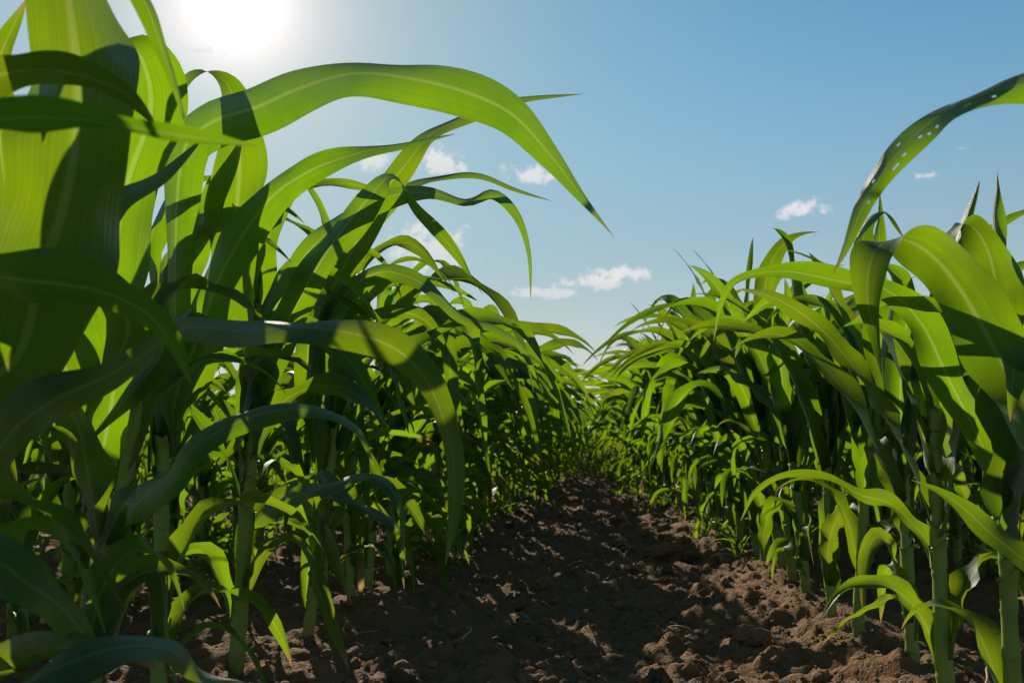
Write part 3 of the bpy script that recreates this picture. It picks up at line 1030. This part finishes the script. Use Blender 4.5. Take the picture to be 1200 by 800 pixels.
def build_crumbs():
    small = [clod_arrays(k, 1) for k in range(10)]
    V, Fc = [], []
    n = 0
    N = 9000
    for k in range(N):
        y = 0.9 + 8 * random.random() ** 1.7
        x = random.uniform(-1.7, 1.7) if random.random() < .5 else random.gauss(0.05, 0.4)
        v, f = small[k % 10]
        r = min(0.003 + random.expovariate(1 / 0.0045), 0.022)
        a = random.uniform(0, 6.28)
        c, s = math.cos(a) * r, math.sin(a) * r
        V.append(np.stack([v[:, 0] * c - v[:, 1] * s + x, v[:, 0] * s + v[:, 1] * c + y, v[:, 2] * r], 1))
        Fc.append(f + n)
        n += len(v)
    V = np.concatenate(V)
    # each crumb rests on the soil below its own middle
    xy = V.reshape(N, -1, 3)[:, :, :2].mean(1)
    z = ground_z(xy[:, 0], xy[:, 1])
    V.reshape(N, -1, 3)[:, :, 2] += z[:, None] + .001
    o = mesh_obj('soil_crumbs', V, np.concatenate(Fc), CLOD, smooth=False)
    tag(o, 'loose brown crumbs of soil strewn over the path and rows', 'soil crumbs', None, 'stuff')


build_crumbs()


def stick_arrays(seed, L, r):
    rs = np.random.default_rng(seed)
    n, q = 9, 5
    t = np.linspace(0, 1, n)
    bend = rs.normal(0, .12, 2)
    p = np.stack([t * L, bend[0] * L * np.sin(t * 3.1) + .03 * L * np.sin(t * 9 + seed), abs(bend[1]) * L * np.sin(t * 3.0)], 1)
    v = []
    for i in range(n):
        rr = r * (1 - .5 * t[i])
        for k in range(q):
            a = 2 * math.pi * k / q
            v.append(p[i] + np.array((0, rr * math.cos(a), rr * .6 * math.sin(a))))
    f = [[i * q + k, i * q + (k + 1) % q, (i + 1) * q + (k + 1) % q, (i + 1) * q + k] for i in range(n - 1) for k in range(q)]
    return np.array(v), np.array(f)


for k in range(120):
    y = 1.0 + 5.5 * random.random() ** 1.8
    x = random.gauss(0.12, 0.5)
    L = random.uniform(0.03, 0.13)
    v, f = stick_arrays(k, L, random.uniform(.001, .003))
    o = mesh_obj('straw', v, f, STRAW)
    o.location = (x, y, float(ground_z(x, y)) + .006)
    o.rotation_euler = (random.uniform(-.2, .2), random.uniform(-.35, .1), random.uniform(0, 6.28))
    tag(o, 'thin pale dry straw lying on the brown soil', 'straw', 'dry straws on the soil')


def seedling_arrays(seed):
    rs = np.random.default_rng(seed)
    V, Fc, U = [], [], []
    n = 0
    for k in range(rs.integers(4, 8)):
        az = rs.uniform(0, 6.28)
        v, f, u = grown_leaf(rs, (0, 0, -.005), az, R(rs.uniform(45, 80)), rs.uniform(.08, .20), rs.uniform(.008, .016), (rs.uniform(-.3, .6), 0), rs.uniform(.6, 1.6), 12, 3)
        V.append(v)
        Fc.append(f + n)
        U.append(u)
        n += len(v)
    return np.concatenate(V), np.concatenate(Fc), np.concatenate(U)


seed_src = []
for k in range(6):
    v, f, u = seedling_arrays(900 + k)
    seed_src.append(mesh_obj('grass_weed', v, f, LEAF if k % 2 else LEAF_LOW, None, u))
pool = list(seed_src)
for k in range(280):
    side = random.choice((-1, 1))
    row = random.choice((0, 0, 0, 1, 1, 2))
    y = (1.4 + .5 * row if row else 3.6) + (7 if row else 11) * random.random() ** 1.2
    x = side * (row_x(y) + .7 * row + (-abs(random.gauss(0, .09)) - .012 * max(0, y - 4) if row == 0 else random.gauss(.1, .10)))
    o = pool.pop() if pool else seed_src[k % 6].copy()
    if o.name not in C.objects:
        C.objects.link(o)
    s = random.uniform(.35, 1.0) * (1 + .07 * min(y, 9))
    o.scale = (s, s, s)
    o.location = (x, y, float(ground_z(x, y)))
    o.rotation_euler = (0, 0, random.uniform(0, 6.28))
    if row == 0:
        tag(o, 'small tuft of grassy weed at the foot of the %s corn row' % ('left' if side < 0 else 'right'), 'weed', 'grassy weeds along the %s row' % ('left' if side < 0 else 'right'))
    else:
        tag(o, 'small tuft of grassy weed between the back rows, %s side' % ('left' if side < 0 else 'right'), 'weed', 'grassy weeds between the back rows, %s side' % ('left' if side < 0 else 'right'))

for i, (px, py, ln, lb) in enumerate(((487, 699, .05, 'bright red withered leaf scrap at the foot of the left corn row'), (1150, 768, .09, 'orange withered leaf strip curling on the soil at lower right'),
                                      (286, 648, .05, 'orange withered leaf scrap between the stalks at left'))):
    x, y, z = ground_at(px, py)
    rs = np.random.default_rng(70 + i)
    v, f, u = grown_leaf(rs, (0, 0, .004), rs.uniform(-.5, .5), R(35), ln, .009, (0, 0), 1.2, 12, 5)
    o = mesh_obj('withered_leaf', v, f, DEAD, None, u)
    o.location = (x, y, z)
    tag(o, lb, 'dead leaf')
